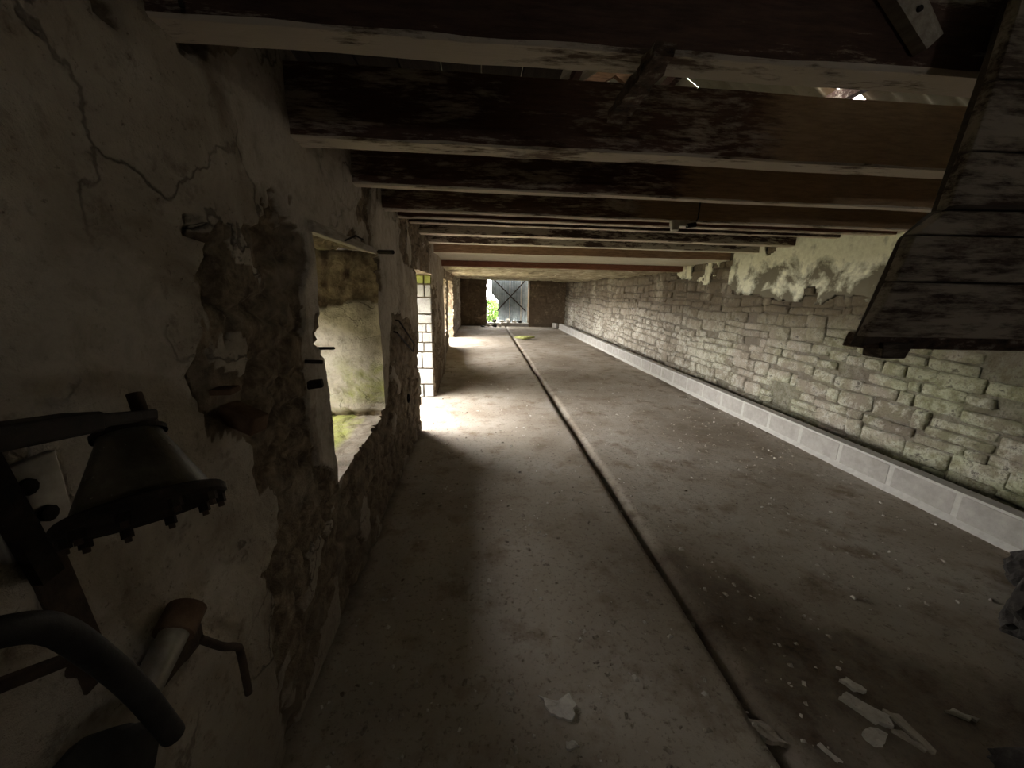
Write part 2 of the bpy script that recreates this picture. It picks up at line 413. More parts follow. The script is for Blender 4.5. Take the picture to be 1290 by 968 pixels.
def plaster_mask(y, z):
    wy = y + .05 * fbm(y * 5, z * 5, None, 3) + .018 * fbm(y * 22, z * 22, None, 8)
    wz = z + .05 * fbm(y * 5, z * 5, None, 31) + .018 * fbm(y * 22, z * 22, None, 38)
    ex = np.zeros(y.shape, bool)
    for p in EXPOSED: ex |= in_poly(wy, wz, p)
    n = fbm(y * 1.9 + 4, z * 1.9, None, 77, 5)
    ex |= n > .46                                    # scattered losses
    isl = fbm(y * 4 + 9, z * 4, None, 91, 4) > .30   # surviving islands
    return np.where(ex & ~isl, 0., 1.)
def left_disp(y, z):
    pm = plaster_mask(y, z)
    q = y + .05 * fbm(y * 3, z * 3, None, 51); r = z + .05 * fbm(y * 3, z * 3, None, 52)
    f1, f2, cid = worley(q / .21, r / .12, 4)
    st = sstep(.02, .22, f2 - f1) * .022 + cid * .018 - .028
    fine = fbm(y * 30, z * 30, None, 66, 4)
    d = .022 * fbm(y * 1.4, z * 1.4, None, 12, 3) + np.where(pm > .5, .012 + .0025 * fine + .006 * fbm(y * 9, z * 9, None, 13), st + .009 * fine)
    hole = in_poly(y, z, EXPOSED[2])
    return d - .05 * hole, pm
def warp(y, z):
    k = sstep(0, .25, z)
    a = .028 * fbm(y * 3.1, z * 3.1, None, 201, 4) + .010 * fbm(y * 14, z * 14, None, 202, 3)
    b = .022 * fbm(y * 3.1, z * 3.1, None, 203, 4) * k
    return a, b
def axis_samples(stops):
    out = []
    for a, b, s in stops:
        n = max(1, int(round((b - a) / s))); out += [a + (b - a) * i / n for i in range(n)]
    return np.array(out + [stops[-1][1]])
def grid_faces(nu, nv, keep=None, flip=False):
    i, j = np.meshgrid(np.arange(nu - 1), np.arange(nv - 1), indexing='ij')
    a = i * nv + j
    q = np.stack([a, a + nv, a + nv + 1, a + 1], -1) if not flip else np.stack([a, a + 1, a + nv + 1, a + nv], -1)
    q = q.reshape(-1, 4)
    if keep is not None: q = q[keep.reshape(-1)]
    return q
LV = []; LF = []; LA = {'plaster': [], 'moss': [], 'dirt_tone': [], 'lime_lit': []}; LN = 0
def ladd(V, Fq, pl, mo, di, li):
    global LN
    LV.append(V); LF.append(Fq + LN); LN += len(V)
    for k, a in zip(('plaster', 'moss', 'dirt_tone', 'lime_lit'), (pl, mo, di, li)): LA[k].append(np.broadcast_to(a, (len(V),)).astype(float))
ys = axis_samples([(-4.2, -.6, .12), (-.6, 1.63, .014), (1.63, 2.56, .015), (2.56, 4.05, .015), (4.05, 5.43, .04), (5.43, 8.0, .035), (8.0, 9.5, .06), (9.5, 10.6, .06), (10.6, 12.6, .1), (12.6, 17.2, .1)])
zs = axis_samples([(-.05, 0, .05), (0, .56, .016), (.56, .66, .016), (.66, .72, .016), (.72, 1.70, .016), (1.70, 1.72, .016), (1.72, 1.73, .016), (1.73, 1.74, .016), (1.74, 2.4, .017)])
Yg, Zg = np.meshgrid(ys, zs, indexing='ij')
d, pm = left_disp(Yg, Zg); a, b = warp(Yg, Zg)
V = np.stack([xw(Yg) + d, Yg + a, Zg + b], -1).reshape(-1, 3)
yc = (ys[:-1] + ys[1:]) / 2; zc = (zs[:-1] + zs[1:]) / 2
YC, ZC = np.meshgrid(yc, zc, indexing='ij'); keep = np.ones(YC.shape, bool)
for y0, y1, z0, z1, nm in OPEN: keep &= ~((YC > y0) & (YC < y1) & (ZC > z0 - (.1 if z0 == 0 else 0)) & (ZC < z1))
dirt_tone = np.clip(sstep(.75, .1, Zg) * .8 + sstep(1.85, 2.1, Zg) * .7 * sstep(1.6, .6, Yg), 0, 1)  # dirty towards the foot; browner towards the top at the near end
wq = Yg + .05 * fbm(Yg * 6, Zg * 6, None, 801); wr = Zg + .05 * fbm(Yg * 6, Zg * 6, None, 802); clean_lit = np.zeros(Yg.shape)
for p_ in ([(1.50, 1.68), (1.70, 1.72), (1.70, .66), (1.52, .80), (1.47, .95), (1.52, 1.2)], [(2.50, 1.0), (2.95, 1.05), (3.15, 1.5), (3.2, 2.0), (2.6, 1.95)],
           [(1.2, 1.80), (1.6, 1.70), (2.3, 1.72), (2.3, 2.05), (1.2, 2.05)], [(.55, 1.55), (.82, 1.52), (.86, 1.25), (.8, 1.0), (.6, 1.1)]):  # last patch paints the light on the near plaster into its colour
    clean_lit = np.maximum(clean_lit, in_poly(wq, wr, p_) * .55)
ladd(V, grid_faces(len(ys), len(zs), keep), pm.reshape(-1), 0, dirt_tone.reshape(-1), (clean_lit * pm).reshape(-1))
DEPTH = .62
def reveal(y0, y1, z0, z1, side, step, n_out=32):
    ts = np.linspace(0, 1, n_out)
    if side in ('near', 'far'):
        es = zs[(zs >= z0 - 1e-6) & (zs <= z1 + 1e-6)]; E, T = np.meshgrid(es, ts, indexing='ij')
        Y = np.full(E.shape, y0 if side == 'near' else y1); Z = E
    else:
        es = ys[(ys >= y0 - 1e-6) & (ys <= y1 + 1e-6)]; E, T = np.meshgrid(es, ts, indexing='ij')
        Z = np.full(E.shape, z0 if side == 'sill' else z1); Y = E
    d, pm = left_disp(Y, Z); a, b = warp(Y, Z)
    X = xw(Y) + d * (1 - sstep(0, .3, T)) - T * DEPTH
    k = sstep(0, .25, T)
    f1, f2, cid = worley(E / .30 + 3, T * DEPTH / .17 + .3 * fbm(E * 6, T * 4, None, 5), 8)
    h = sstep(.02, .25, f2 - f1) * .035 + cid * .035 - .05 + .022 * fbm(E * 16, T * 10, None, 21, 4)
    return Y + a, Z + b, X, k, h, E, T, pm
for y0, y1, z0, z1, nm in OPEN:
    st = .02 if nm == 'W1' else .05
    for side in ('near', 'far', 'sill', 'top'):
        if side == 'sill' and z0 == 0: continue
        Y, Z, X, k, h, E, T, pm = reveal(y0, y1, z0, z1, side, st, 36 if nm == 'W1' else 14)
        li = 0; mo = 0; pl = pm.copy() * (T < .06)
        if side == 'near': Y = Y - h * -k * -1 * -1 if False else Y + h * k * .4
        if side == 'far':
            if nm == 'W1':
                edge = 1.395 + .035 * np.sin(T * 9) + .05 * fbm(T * 5, E * 5, None, 40)
                p2 = (E < edge) & (E > .70)
                Y = Y - np.where(p2, .035 + .006 * fbm(E * 12, T * 8, None, 3), h * .8) * k
                li = np.where(p2, .9, 0.); pl = np.where(p2, 1., 0.)
                mo = np.where((E < 1.12) & (E > .75), sstep(1.12, .95, E) * .9, 0) * sstep(.75, .25, T)
                Y = Y + T * .10
                Z = Z - .08 * T * (E < z0 + .03)
            else:
                Y = Y - h * k
        if side == 'sill':
            Z = Z + h * k * .3 - T * .04
            if nm == 'W1': Y = Y + T * .16 * (E - y0) / (y1 - y0)
            mo = np.where(T > .18, 1., 0.) * sstep(.12, .3, T); li = .35
            pl = np.zeros(T.shape)
        if side == 'top': Z = Z - h * k * .7
        V = np.stack([X, Y, Z], -1).reshape(-1, 3)
        fl = side in ('near', 'top')
        ladd(V, grid_faces(Y.shape[0], Y.shape[1], None, fl), np.broadcast_to(pl, T.shape).reshape(-1),
             np.broadcast_to(mo, T.shape).reshape(-1), 0, np.broadcast_to(li, T.shape).reshape(-1))
me = bpy.data.meshes.new('wall_left')
LVa = np.concatenate(LV); LFa = np.concatenate(LF)
me.from_pydata(LVa.tolist(), [], LFa.tolist())
for k_, v_ in LA.items():
    at = me.attributes.new(k_, 'FLOAT', 'POINT'); at.data.foreach_set('value', np.concatenate(v_).astype(np.float32))
me.polygons.foreach_set('use_smooth', [True] * len(me.polygons)); me.update()
wall_left = struct(link('wall_left', me, 'left'))

# outer skin of the wall, so that daylight enters by the openings only
mb = MB()
xo = -1.24
prev = -4.2
for y0, y1, z0, z1, nm in OPEN:
    xo_ = float(xw((y0 + y1) / 2)) - DEPTH - .015
    mb.box((xo_ - .14, prev, -.05), (xo_, y0 + (.38 if nm == 'W1' else 0), 2.4))  # narrowed at the near window to cut its light on the floor
    if z0 > 0: mb.box((xo_ - .14, y0, -.05), (xo_, y1, z0 - .06))
    mb.box((xo_ - .14, y0, z1 + (-.2 if nm == 'W1' else .02)), (xo_, y1 + .12, 2.4))
    prev = y1 - (.14 if nm == 'W1' else 0)
mb.box((-1.63, prev, -.05), (-1.49, 17.2, 2.4))
mb.build('outer_masonry', 'mortar', wall_left)

# squared blocks lining the far jamb of the near doorway
qi = 0; z = .0; rng = random.Random(5)
while z < 1.66:
    h = min(rng.uniform(.10, .24), 1.69 - z)
    xs_ = [-1.27, -.655] if rng.random() < .35 else [-1.27, -.655 - rng.uniform(.07, .16), -.655]
    for xa, xb in zip(xs_[:-1], xs_[1:]):
        mb = MB(); pr = rng.uniform(.03, .055)
        mb.box((xa + .007, 5.43 - pr, z + .009), (xb - .007, 5.50, z + h - .009))
        o = mb.build('stone', 'quoin_leaf_lit' if z > 1.40 else 'quoin', wall_left, bevel=.008)
    z += h
# plank lintel over the near window
mb = MB(); mb.hexa([(-.71, 1.60, 1.715), (-.625, 1.60, 1.70), (-.625, 2.52, 1.70), (-.71, 2.52, 1.715), (-.71, 1.60, 1.75), (-.625, 1.60, 1.745), (-.625, 2.52, 1.735), (-.71, 2.52, 1.75)])
mb.build('window_lintel', 'lintelwood', wall_left, bevel=.005)

# ------------------------------------------------------------------ right wall: core, stones, plaster
RX = 3.70
ys = axis_samples([(-4.2, 1.5, .25), (1.5, 8, .035), (8, 17.2, .1)]); zs2 = axis_samples([(-.05, 2.4, .035)])
Yg, Zg = np.meshgrid(ys, zs2, indexing='ij')
V = np.stack([RX + .032 + .024 * fbm(Yg * 3.5, Zg * 5, None, 301) + .012 * fbm(Yg * 14, Zg * 16, None, 302), Yg, Zg], -1).reshape(-1, 3)
me = new_mesh('wall_right', V, grid_faces(len(ys), len(zs2), None, True).tolist(), None, True)
wall_right = struct(link('wall_right', me, 'stone_mortar'))
RPL = [[(5.464, 2.45), (2.6, 2.45), (2.7, 1.60), (3.352, 1.436), (3.778, 1.50), (4.368, 1.398), (5.069, 1.478), (5.75, 1.60), (5.705, 2.0)],
       [(7.402, 2.45), (5.9, 2.45), (5.95, 1.9), (6.138, 1.671), (7.042, 1.74), (7.5, 1.95)]]
def rmask(y, z):
    wy = y + .12 * fbm(y * 3, z * 3, None, 401) + .03 * fbm(y * 14, z * 14, None, 402)
    wz = z + .10 * fbm(y * 3, z * 3, None, 403) + .03 * fbm(y * 14, z * 14, None, 404)
    r = np.zeros(np.shape(y), bool)
    for p in RPL: r |= in_poly(wy, wz, p)
    bare = fbm(y * 2.6 + 2, z * 2.6, None, 420, 4) > .36
    return r & ~bare
ys = axis_samples([(2.4, 7.8, .025)]); zs3 = axis_samples([(1.2, 2.4, .022)])
Yg, Zg = np.meshgrid(ys, zs3, indexing='ij'); M_ = rmask(Yg, Zg)
keep = M_[:-1, :-1] & M_[1:, :-1] & M_[1:, 1:] & M_[:-1, 1:]
X = RX - .012 + .008 * fbm(Yg * 4, Zg * 4, None, 430) + .004 * fbm(Yg * 18, Zg * 18, None, 431)
V = np.stack([X, Yg, Zg], -1).reshape(-1, 3); q = grid_faces(len(ys), len(zs3), keep, True)
used = np.unique(q); remap = np.zeros(len(V), int); remap[used] = np.arange(len(used))
me = new_mesh('plaster_coat', V[used], remap[q].tolist(), None, True)
o = link('plaster_coat', me, 'rplaster', wall_right)
sd = o.modifiers.new('thickness', 'SOLIDIFY'); sd.thickness = .022; sd.offset = -1
o['label'] = 'mouldy cream plaster coat'

def stone_mesh(i):                       # unit stone, face towards -x
    r = random.Random(100 + i); n = 12
    ring = []
    for k in range(n):
        t = 2 * math.pi * (k + .5) / n; c, s = math.cos(t), math.sin(t)
        e = 2 / 9.0
        y = .5 * math.copysign(abs(c) ** e, c) * r.uniform(.95, 1.03); z = .5 * math.copysign(abs(s) ** e, s) * r.uniform(.90, 1.06)
        ring.append((y, z))
    tilt = r.uniform(-.12, .12); tilz = r.uniform(-.15, .15)
    V = [(.9, y, z) for y, z in ring]
    V += [(.22 + r.uniform(0, .1), y, z) for y, z in ring]
    V += [(r.uniform(-.04, .06) + tilt * y + tilz * z, y * r.uniform(.86, .96), z * r.uniform(.80, .95)) for y, z in ring]
    V += [(-.03 + tilt * y + tilz * z + r.uniform(-.05, .03), y * .42, z * .4) for y, z in ring[::2]]
    F = []
    for a_ in (0, 1):
        for k in range(n): F.append((a_ * n + k, (a_ + 1) * n + k, (a_ + 1) * n + (k + 1) % n, a_ * n + (k + 1) % n))
    b0 = 3 * n
    for k in range(n // 2):
        k2 = (k + 1) % (n // 2)
        F.append((2 * n + 2 * k, b0 + k, 2 * n + 2 * k + 1)); F.append((2 * n + 2 * k + 1, b0 + k, b0 + k2, 2 * n + (2 * k + 2) % n))
    F.append(tuple(b0 + k for k in range(n // 2))[::-1])
    return V, F
SV = [stone_mesh(i) for i in range(14)]
SM = []
for V, F in SV:
    me = new_mesh('stone', V, F, None, True); me.materials.append(MAT['stone']); SM.append(me)
RWC = RCW.transposed()
def project(p):
    c = RWC @ (Vector(p) - Vector((0, 0, CAM_H)))
    if c.z < .05: return None
    return (645 + F_PX * c.x / c.z, 484 + F_PX * c.y / c.z)
rng = random.Random(21); stones = []; z = -.02
while z < 2.38:
    h = rng.uniform(.075, .19); y = .9 + rng.uniform(0, .2)
    while y < 17.1:
        w = rng.choice((rng.uniform(.08, .2), rng.uniform(.16, .36), rng.uniform(.28, .5)))
        hh = h * rng.uniform(.86, 1.04); zz = z + h / 2 + rng.uniform(-.008, .008) + .035 * math.sin(y * 1.3 + z * 3) + .018 * math.sin(y * 3.7 + z * 7)
        if rng.random() < .12 and h > .12:       # a pair of thin stones in place of one
            stones.append((y + w / 2, zz - h * .25, w, hh * .5)); stones.append((y + w / 2, zz + h * .25, w, hh * .48))
        elif rng.random() > .03:
            stones.append((y + w / 2, zz, w, hh))
        y += w + rng.uniform(.0, .012)
    z += h + .004
ya = np.array([s[0] for s in stones]); za = np.array([s[1] for s in stones])
cov = rmask(ya, za) & rmask(ya - .1, za) & rmask(ya + .1, za)
holes = [(4.494, .607), (3.551, .589), (2.591, .596), (10.157, .871), (4.348, .283), (3.1, .95), (6.4, .9), (5.3, .42)]
keepS = []
for s, c in zip(stones, cov):
    if c: continue
    if any(abs(s[0] - hy) < s[2] / 2 and abs(s[1] - hz) < s[3] / 2 for hy, hz in holes): continue
    keepS.append(s)
def seen_size(s):
    p = project((RX, s[0], s[1]))
    if p is None or not (-20 < p[0] < 1310 and 0 < p[1] < 980): return 0
    if p[0] > 1100 and p[1] < 425: return 0
    if s[1] < .05: return 0
    return s[2] * s[3] / (s[0] ** 2 + RX ** 2) * RX / math.hypot(s[0], RX)
keepS.sort(key=seen_size, reverse=True)
far = MB()
for i, s in enumerate(keepS):
    vi = rng.randrange(14); pr = rng.uniform(-.010, .014); fz = rng.choice((-1, 1)); rx = rng.uniform(-.05, .05)
    if i < 290:
        o = bpy.data.objects.new('stone', SM[vi]); COL.objects.link(o); o.parent = wall_right
        o.location = (RX + pr, s[0], s[1]); o.scale = (.085, s[2], s[3]); o.rotation_euler = (rx, 0, 0)
    else:
        V, F = SV[vi]; cr, sr = math.cos(rx), math.sin(rx)
        far.add([(RX + pr + x * .085, s[0] + y * s[2] * cr - q * s[3] * sr, s[1] + y * s[2] * sr + q * s[3] * cr) for x, y, q in V], F)
o = far.build('distant_stonework', 'stone', wall_right, smooth=True); o['kind'] = 'stuff'

# ------------------------------------------------------------------ far wall, back wall
def rubble_panel(verts_fn, us, vs_, flip=False):
    U, W = np.meshgrid(us, vs_, indexing='ij')
    f1, f2, cid = worley(U / .26 + 7, W / .13, 14)
    h = sstep(.02, .25, f2 - f1) * .03 + cid * .03 + .012 * fbm(U * 14, W * 14, None, 71)
    return verts_fn(U, W, h).reshape(-1, 3), grid_faces(len(us), len(vs_), None, flip)
VF = []; FF = []; nF = 0
for x0, x1, z0, z1 in ((-1.0, .27, -.05, 2.4), (2.13, 3.8, -.05, 2.4), (.27, 2.13, 1.93, 2.4)):
    V, q = rubble_panel(lambda U, W, h: np.stack([U, 16.95 - h, W], -1), axis_samples([(x0, x1, .035)]), axis_samples([(z0, z1, .035)]))
    VF.append(V); FF.append(q + nF); nF += len(V)
for xj, fl in ((.27, True), (2.13, False)):
    V, q = rubble_panel(lambda U, W, h: np.stack([xj + (h if fl else -h) * .6, 16.93 + U * .5, W], -1), np.linspace(0, 1, 12), axis_samples([(-.05, 1.95, .04)]), not fl)
    VF.append(V); FF.append(q + nF); nF += len(V)
me = new_mesh('wall_far', np.concatenate(VF), np.concatenate(FF).tolist(), {'plaster': [0] * nF, 'moss': [0] * nF, 'dirt_tone': [1.4] * nF, 'lime_lit': [0] * nF}, True)  # whole far wall toned darker brown
wall_far = struct(link('wall_far', me, 'left'))
mb = MB(); mb.box((-1.7, 17.30, -.05), (.24, 17.42, 2.4)); mb.box((2.16, 17.30, -.05), (4.0, 17.42, 2.4)); mb.box((.24, 17.30, 1.97), (2.16, 17.42, 2.4))
mb.build('outer_masonry', 'mortar', wall_far)
mb = MB(); mb.box((-1.4, -4.3, -.05), (2.05, -4.15, 4.2)); mb.box((2.38, -4.3, -.05), (4.3, -4.15, 4.2)); mb.box((2.05, -4.3, 1.7), (2.38, -4.15, 4.2)); mb.box((2.05, -4.3, -.05), (2.38, -4.15, 1.4))
struct(mb.build('wall_back', 'mortar'))
mb = MB(); mb.box((RX + .075, -4.3, -.05), (RX + .35, 17.4, 2.4)); mb.build('outer_masonry', 'mortar', wall_right)
mb = MB(); mb.box((-1.4, 7.28, 2.12), (4.1, 7.4, 4.2)); struct(mb.build('wall_gable', 'mortar'))

# ------------------------------------------------------------------ floor
def edge_x(y): return .985 + .0045 * y + .008 * fbm(y * 2.5, y * 0, None, 500, 3)
DIRT = [(1.0, 1.95), (1.10, 2.1), (1.3, 1.80), (1.55, 1.62), (1.78, 1.33), (2.15, 1.10), (2.9, 1.2), (2.9, -1), (1.0, -1)]
yf = axis_samples([(-4.2, .5, .12), (.5, 3.2, .022), (3.2, 7, .05), (7, 17.4, .12)])
def floor_mesh(name, us, fx, fz):
    U, Y = np.meshgrid(us, yf, indexing='ij')
    X = fx(U, Y); Z = fz(U, X, Y)
    dd = np.zeros(X.shape)
    wy = Y + .12 * fbm(X * 4, Y * 4, None, 510); wx = X + .10 * fbm(X * 4, Y * 4, None, 511)
    for q in range(12):
        dd += in_poly(wx + .16 * math.cos(q * 2.4) * (q / 12) ** .5, wy + .16 * math.sin(q * 2.4) * (q / 12) ** .5, DIRT) * (.6 / 12)
    dd = np.maximum(dd, sstep(.16, .0, X - edge_x(Y)) * (X > edge_x(Y) + .004) * .75)
    dd = np.maximum(dd, .5 * sstep(-.50, -.66, X) * (Y < 4))  # darker along the foot of the left wall
    dd = np.maximum(dd, .55 * sstep(2.9, 3.25, X) * (fbm(X * 2, Y * .8, None, 512) > .05))
    dd = np.maximum(dd, .8 * (X > 3.39))
    me = new_mesh(name, np.stack([X, Y, Z], -1).reshape(-1, 3), grid_faces(len(us), len(yf)).tolist(), {'dirt_tone': dd.reshape(-1)}, True)
    return struct(link(name, me, 'floor'))
def lslab(U, X, Y):
    z = .006 * fbm(X * 1.5, Y * 1.5, None, 520) + .0025 * fbm(X * 16, Y * 16, None, 521)
    z = z - .012 * sstep(.03, 0, edge_x(Y) - X)
    return np.where(U > 1.5, -.08, z)
us = np.concatenate([np.linspace(0, 1, 90), [2.0]])
floor_mesh('floor', us, lambda U, Y: np.where(U > 1.5, edge_x(Y) + .004, -1.75 + np.minimum(U, 1) * (edge_x(Y) + 1.75)), lslab)
def rslab(U, X, Y):
    e = X - edge_x(Y)
    z = -.015 + .007 * fbm(X * 1.5, Y * 1.5, None, 530) + .003 * fbm(X * 16, Y * 16, None, 531)
    ch = sstep(.13 + .03 * fbm(Y * 2, Y * 0, None, 540), .03, e)
    return z - ch * (.045 + .01 * fbm(X * 9, Y * 9, None, 541))
us = np.concatenate([np.linspace(0, .1, 16)[:-1], np.linspace(.1, 1, 90)])
floor_mesh('floor_lower', us, lambda U, Y: edge_x(Y) - .01 + U * (3.95 - edge_x(Y)), rslab)

# ------------------------------------------------------------------ concrete block kerb along the right wall
kerb = tag(empty('block_kerb', (3.36, 1, 0)), 'long low kerb of pale concrete blocks along the right stone wall', 'kerb')
mb = MB(); mb.box((3.2995, -1.2, -.05), (3.398, 16.05, .203)); mb.box((3.298, -1.2, .2), (3.402, 16.05, .212))
core = mb.build('mortar', 'kmortar'); core.parent = kerb; core.matrix_parent_inverse = Matrix.Translation((-3.36, -1, 0))
mb = MB(); mb.add([(3.30, -1.2, .028), (3.262, -1.2, -.02), (3.30, -1.2, -.02), (3.30, 16.05, .028), (3.262, 16.05, -.02), (3.30, 16.05, -.02)], [(0, 1, 4, 3), (1, 2, 5, 4), (0, 2, 1), (3, 4, 5)])
o = mb.build('mortar_fillet', 'kmortar'); o.parent = kerb; o.matrix_parent_inverse = Matrix.Translation((-3.36, -1, 0))
mb = MB(); mb.box((-.05, -.209, 0), (.05, .209, .192)); bm0 = None
y = -1.0; k = 0
rng = random.Random(3)
proto = None
while y < 15.9:
    if proto is None:
        proto = mb.build('concrete_block', 'block', kerb, bevel=.006); o = proto
    else:
        o = proto.copy(); COL.objects.link(o)
    o.location = (-.013 + rng.uniform(-.002, .002), y - 1 + .22, .002); y += .45
o = proto.copy(); COL.objects.link(o); o.location = (-.16, 15.45, 0); o.rotation_euler = (0, 0, .25)

# ------------------------------------------------------------------ ceiling joists
def joist(y, z, w, h, face, under, x0=-.72, x1=3.86, dz=0., seed=1, wob=.004):
    n = 60; rng = np.random.RandomState(seed)
    xs = np.linspace(x0, x1, n); V = []
    j = wob * fbm(xs * 3 + seed, xs * 0, None, seed); j2 = wob * fbm(xs * 4 + seed, xs * 0, None, seed + 3); e1 = wob * 1.2 * fbm(xs * 9, xs * 0, None, seed + 5)
    for i, x in enumerate(xs):
        zz = z + dz * (x - x0) / (x1 - x0) + j[i]
        V += [(x, y + j2[i], zz + .008 + e1[i]), (x, y + .006 + j2[i], zz), (x, y + w - .006 + j2[i], zz), (x, y + w + j2[i], zz + .008), (x, y + w + j2[i], zz + h), (x, y + j2[i], zz + h)]
    F = []; mi = []
    for i in range(n - 1):
        for k in range(6):
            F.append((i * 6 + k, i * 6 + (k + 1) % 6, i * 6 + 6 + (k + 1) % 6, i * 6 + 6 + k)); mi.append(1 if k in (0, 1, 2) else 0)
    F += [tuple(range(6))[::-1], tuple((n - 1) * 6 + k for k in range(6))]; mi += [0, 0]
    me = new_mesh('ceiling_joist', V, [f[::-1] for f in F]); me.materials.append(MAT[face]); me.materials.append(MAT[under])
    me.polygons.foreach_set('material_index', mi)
    return link('ceiling_joist', me)
J = [
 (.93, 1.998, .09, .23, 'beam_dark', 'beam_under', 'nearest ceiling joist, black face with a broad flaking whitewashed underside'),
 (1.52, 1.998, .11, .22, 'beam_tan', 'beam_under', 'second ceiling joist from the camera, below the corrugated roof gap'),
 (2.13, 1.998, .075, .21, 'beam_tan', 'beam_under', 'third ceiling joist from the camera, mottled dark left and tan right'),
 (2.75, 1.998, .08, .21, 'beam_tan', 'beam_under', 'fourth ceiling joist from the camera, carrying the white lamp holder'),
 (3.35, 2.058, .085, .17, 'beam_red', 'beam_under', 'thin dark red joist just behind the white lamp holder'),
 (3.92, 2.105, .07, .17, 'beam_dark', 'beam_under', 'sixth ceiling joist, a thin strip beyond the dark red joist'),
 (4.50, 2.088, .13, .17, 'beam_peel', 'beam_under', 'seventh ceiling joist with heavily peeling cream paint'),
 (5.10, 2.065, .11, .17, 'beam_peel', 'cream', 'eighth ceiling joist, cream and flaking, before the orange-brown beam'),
]
for i, (y, z, w, h, f, u, lab) in enumerate(J):
    tag(joist(y, z, w, h, f, u, dz=(-.012 if i < 4 else -.01), seed=10 + i), lab, 'joist', 'joists across the barn ceiling')
tag(joist(5.72, 2.0, .12, .16, 'beam_brown', 'cream', x1=3.70, seed=31, wob=.002), 'orange-brown painted beam in front of the cream soffit board', 'beam')
tag(joist(7.06, 1.905, .14, .2, 'beam_red', 'beam_red', x1=3.76, seed=32, wob=.003), 'farthest beam, reddish brown, below the rough whitewashed ceiling', 'beam')
mb = MB(); mb.box((-.69, 5.85, 2.0), (3.72, 7.05, 2.03)); tag(mb.build('soffit_board', 'cream'), 'pale cream soffit board behind the orange-brown beam', 'board')
# rough ceiling over the far bay
xs = axis_samples([(-1.05, 3.8, .07)]); yy = axis_samples([(7.15, 17.0, .1)])
Xg, Yg = np.meshgrid(xs, yy, indexing='ij')
f1, f2, cid = worley(Xg / .5, Yg / .3, 60)
Z = 2.0 - .035 * sstep(.05, .3, f2 - f1) - .03 * cid + .03 * fbm(Xg * 2, Yg * 2, None, 61) - .05 * sstep(2.6, 3.7, Xg)
me = new_mesh('ceiling', np.stack([Xg, Yg, Z], -1).reshape(-1, 3), grid_faces(len(xs), len(yy), None, True).tolist(), None, True)
ceil = struct(link('ceiling', me, 'rough_ceiling'))
mb = MB(); mb.box((-1.7, 7.2, 2.1), (4.1, 17.42, 2.2)); mb.build('ceiling_slab', 'mortar', ceil)

# ------------------------------------------------------------------ what is left of the loft floor, lying on the joists
loft = tag(empty('loft_floor', (0, 1.2, 2.28)), 'remaining dark loft floorboards lying on top of the joists', 'floorboards')
mb = MB(); mb.box((-.07, -1.55, 0), (.07, 5.6, .025)); lb = None
for k in range(7):
    if lb is None: lb = mb.build('floorboard', 'loft', loft); o = lb
    else: o = lb.copy(); COL.objects.link(o)
    o.location = (-.66 + k * .148, 0, 0)
mb = MB(); mb.box((-.07, .62, 0), (.07, 5.6, .025)); lb = None
for k in range(23):
    if lb is None: lb = mb.build('floorboard', 'loft', loft); o = lb
    else: o = lb.copy(); COL.objects.link(o)
    o.location = (-.66 + (7 + k) * .148, random.uniform(-.06, .06), 0)

# ------------------------------------------------------------------ roof
roof = struct(empty('roof', (1.5, 2, 4.1)))
def sheet_mesh(name, w, l):
    per = .146; n = int(w / per * 8); V = []; F = []
    for i in range(n + 1):
        y = w * i / n
        for k in range(2): V.append((l * k, y, .024 * math.sin(2 * math.pi * y / per)))
    for i in range(n): F.append((2 * i, 2 * i + 2, 2 * i + 3, 2 * i + 1))
    me = new_mesh(name, V, F, None, True); me.materials.append(MAT['roofsheet']); return me
SL = math.hypot(2.85, 1.78); ANG = math.atan2(1.78, 2.85)
full = sheet_mesh('roof_sheet', 1.06, SL + .1); half = sheet_mesh('roof_sheet', 1.06, 2.2); narrow = sheet_mesh('roof_sheet', .93, SL + .1)
for i in range(13):
    y = -4.7 + i * 1.022
    for s in (1, -1):
        me = full
        if s == 1 and i == 7: me = narrow
        if s == -1 and i == 9: me = half                 # left-slope sheet cut short, unseen, to let light into the loft
        o = bpy.data.objects.new('roof_sheet', me); COL.objects.link(o); o.parent = roof
        yy_ = y - 2 if s == 1 else y - 2 + (.93 if me is narrow else 1.06)
        o.location = (0, yy_, (0 if i % 2 else .012)); o.rotation_euler = (0, ANG, 0) if s == 1 else (0, ANG, math.pi)
for k in range(3):
    for s in (1, -1):
        t = (.18 + .33 * k); mb = MB()
        x = 1.5 + s * 2.85 * t; z = 4.1 - 1.78 * t - .085
        mb.bar((x, -4.3, z), (x, 7.3, z), .07, .1); o = mb.build('purlin', 'beam_dark'); o.parent = roof; o.matrix_parent_inverse = Matrix.Translation((-1.5, -2, -4.1))
mb = MB()
for s in (-1, 1): mb.bar((1.5 + s * .02, 4.9, 3.92), (1.5 + s * 2.8, 4.9, 2.2), .06, .12)
o = mb.build('rafter_pair', 'beam_brown'); o.parent = roof; o.matrix_parent_inverse = Matrix.Translation((-1.5, -2, -4.1))

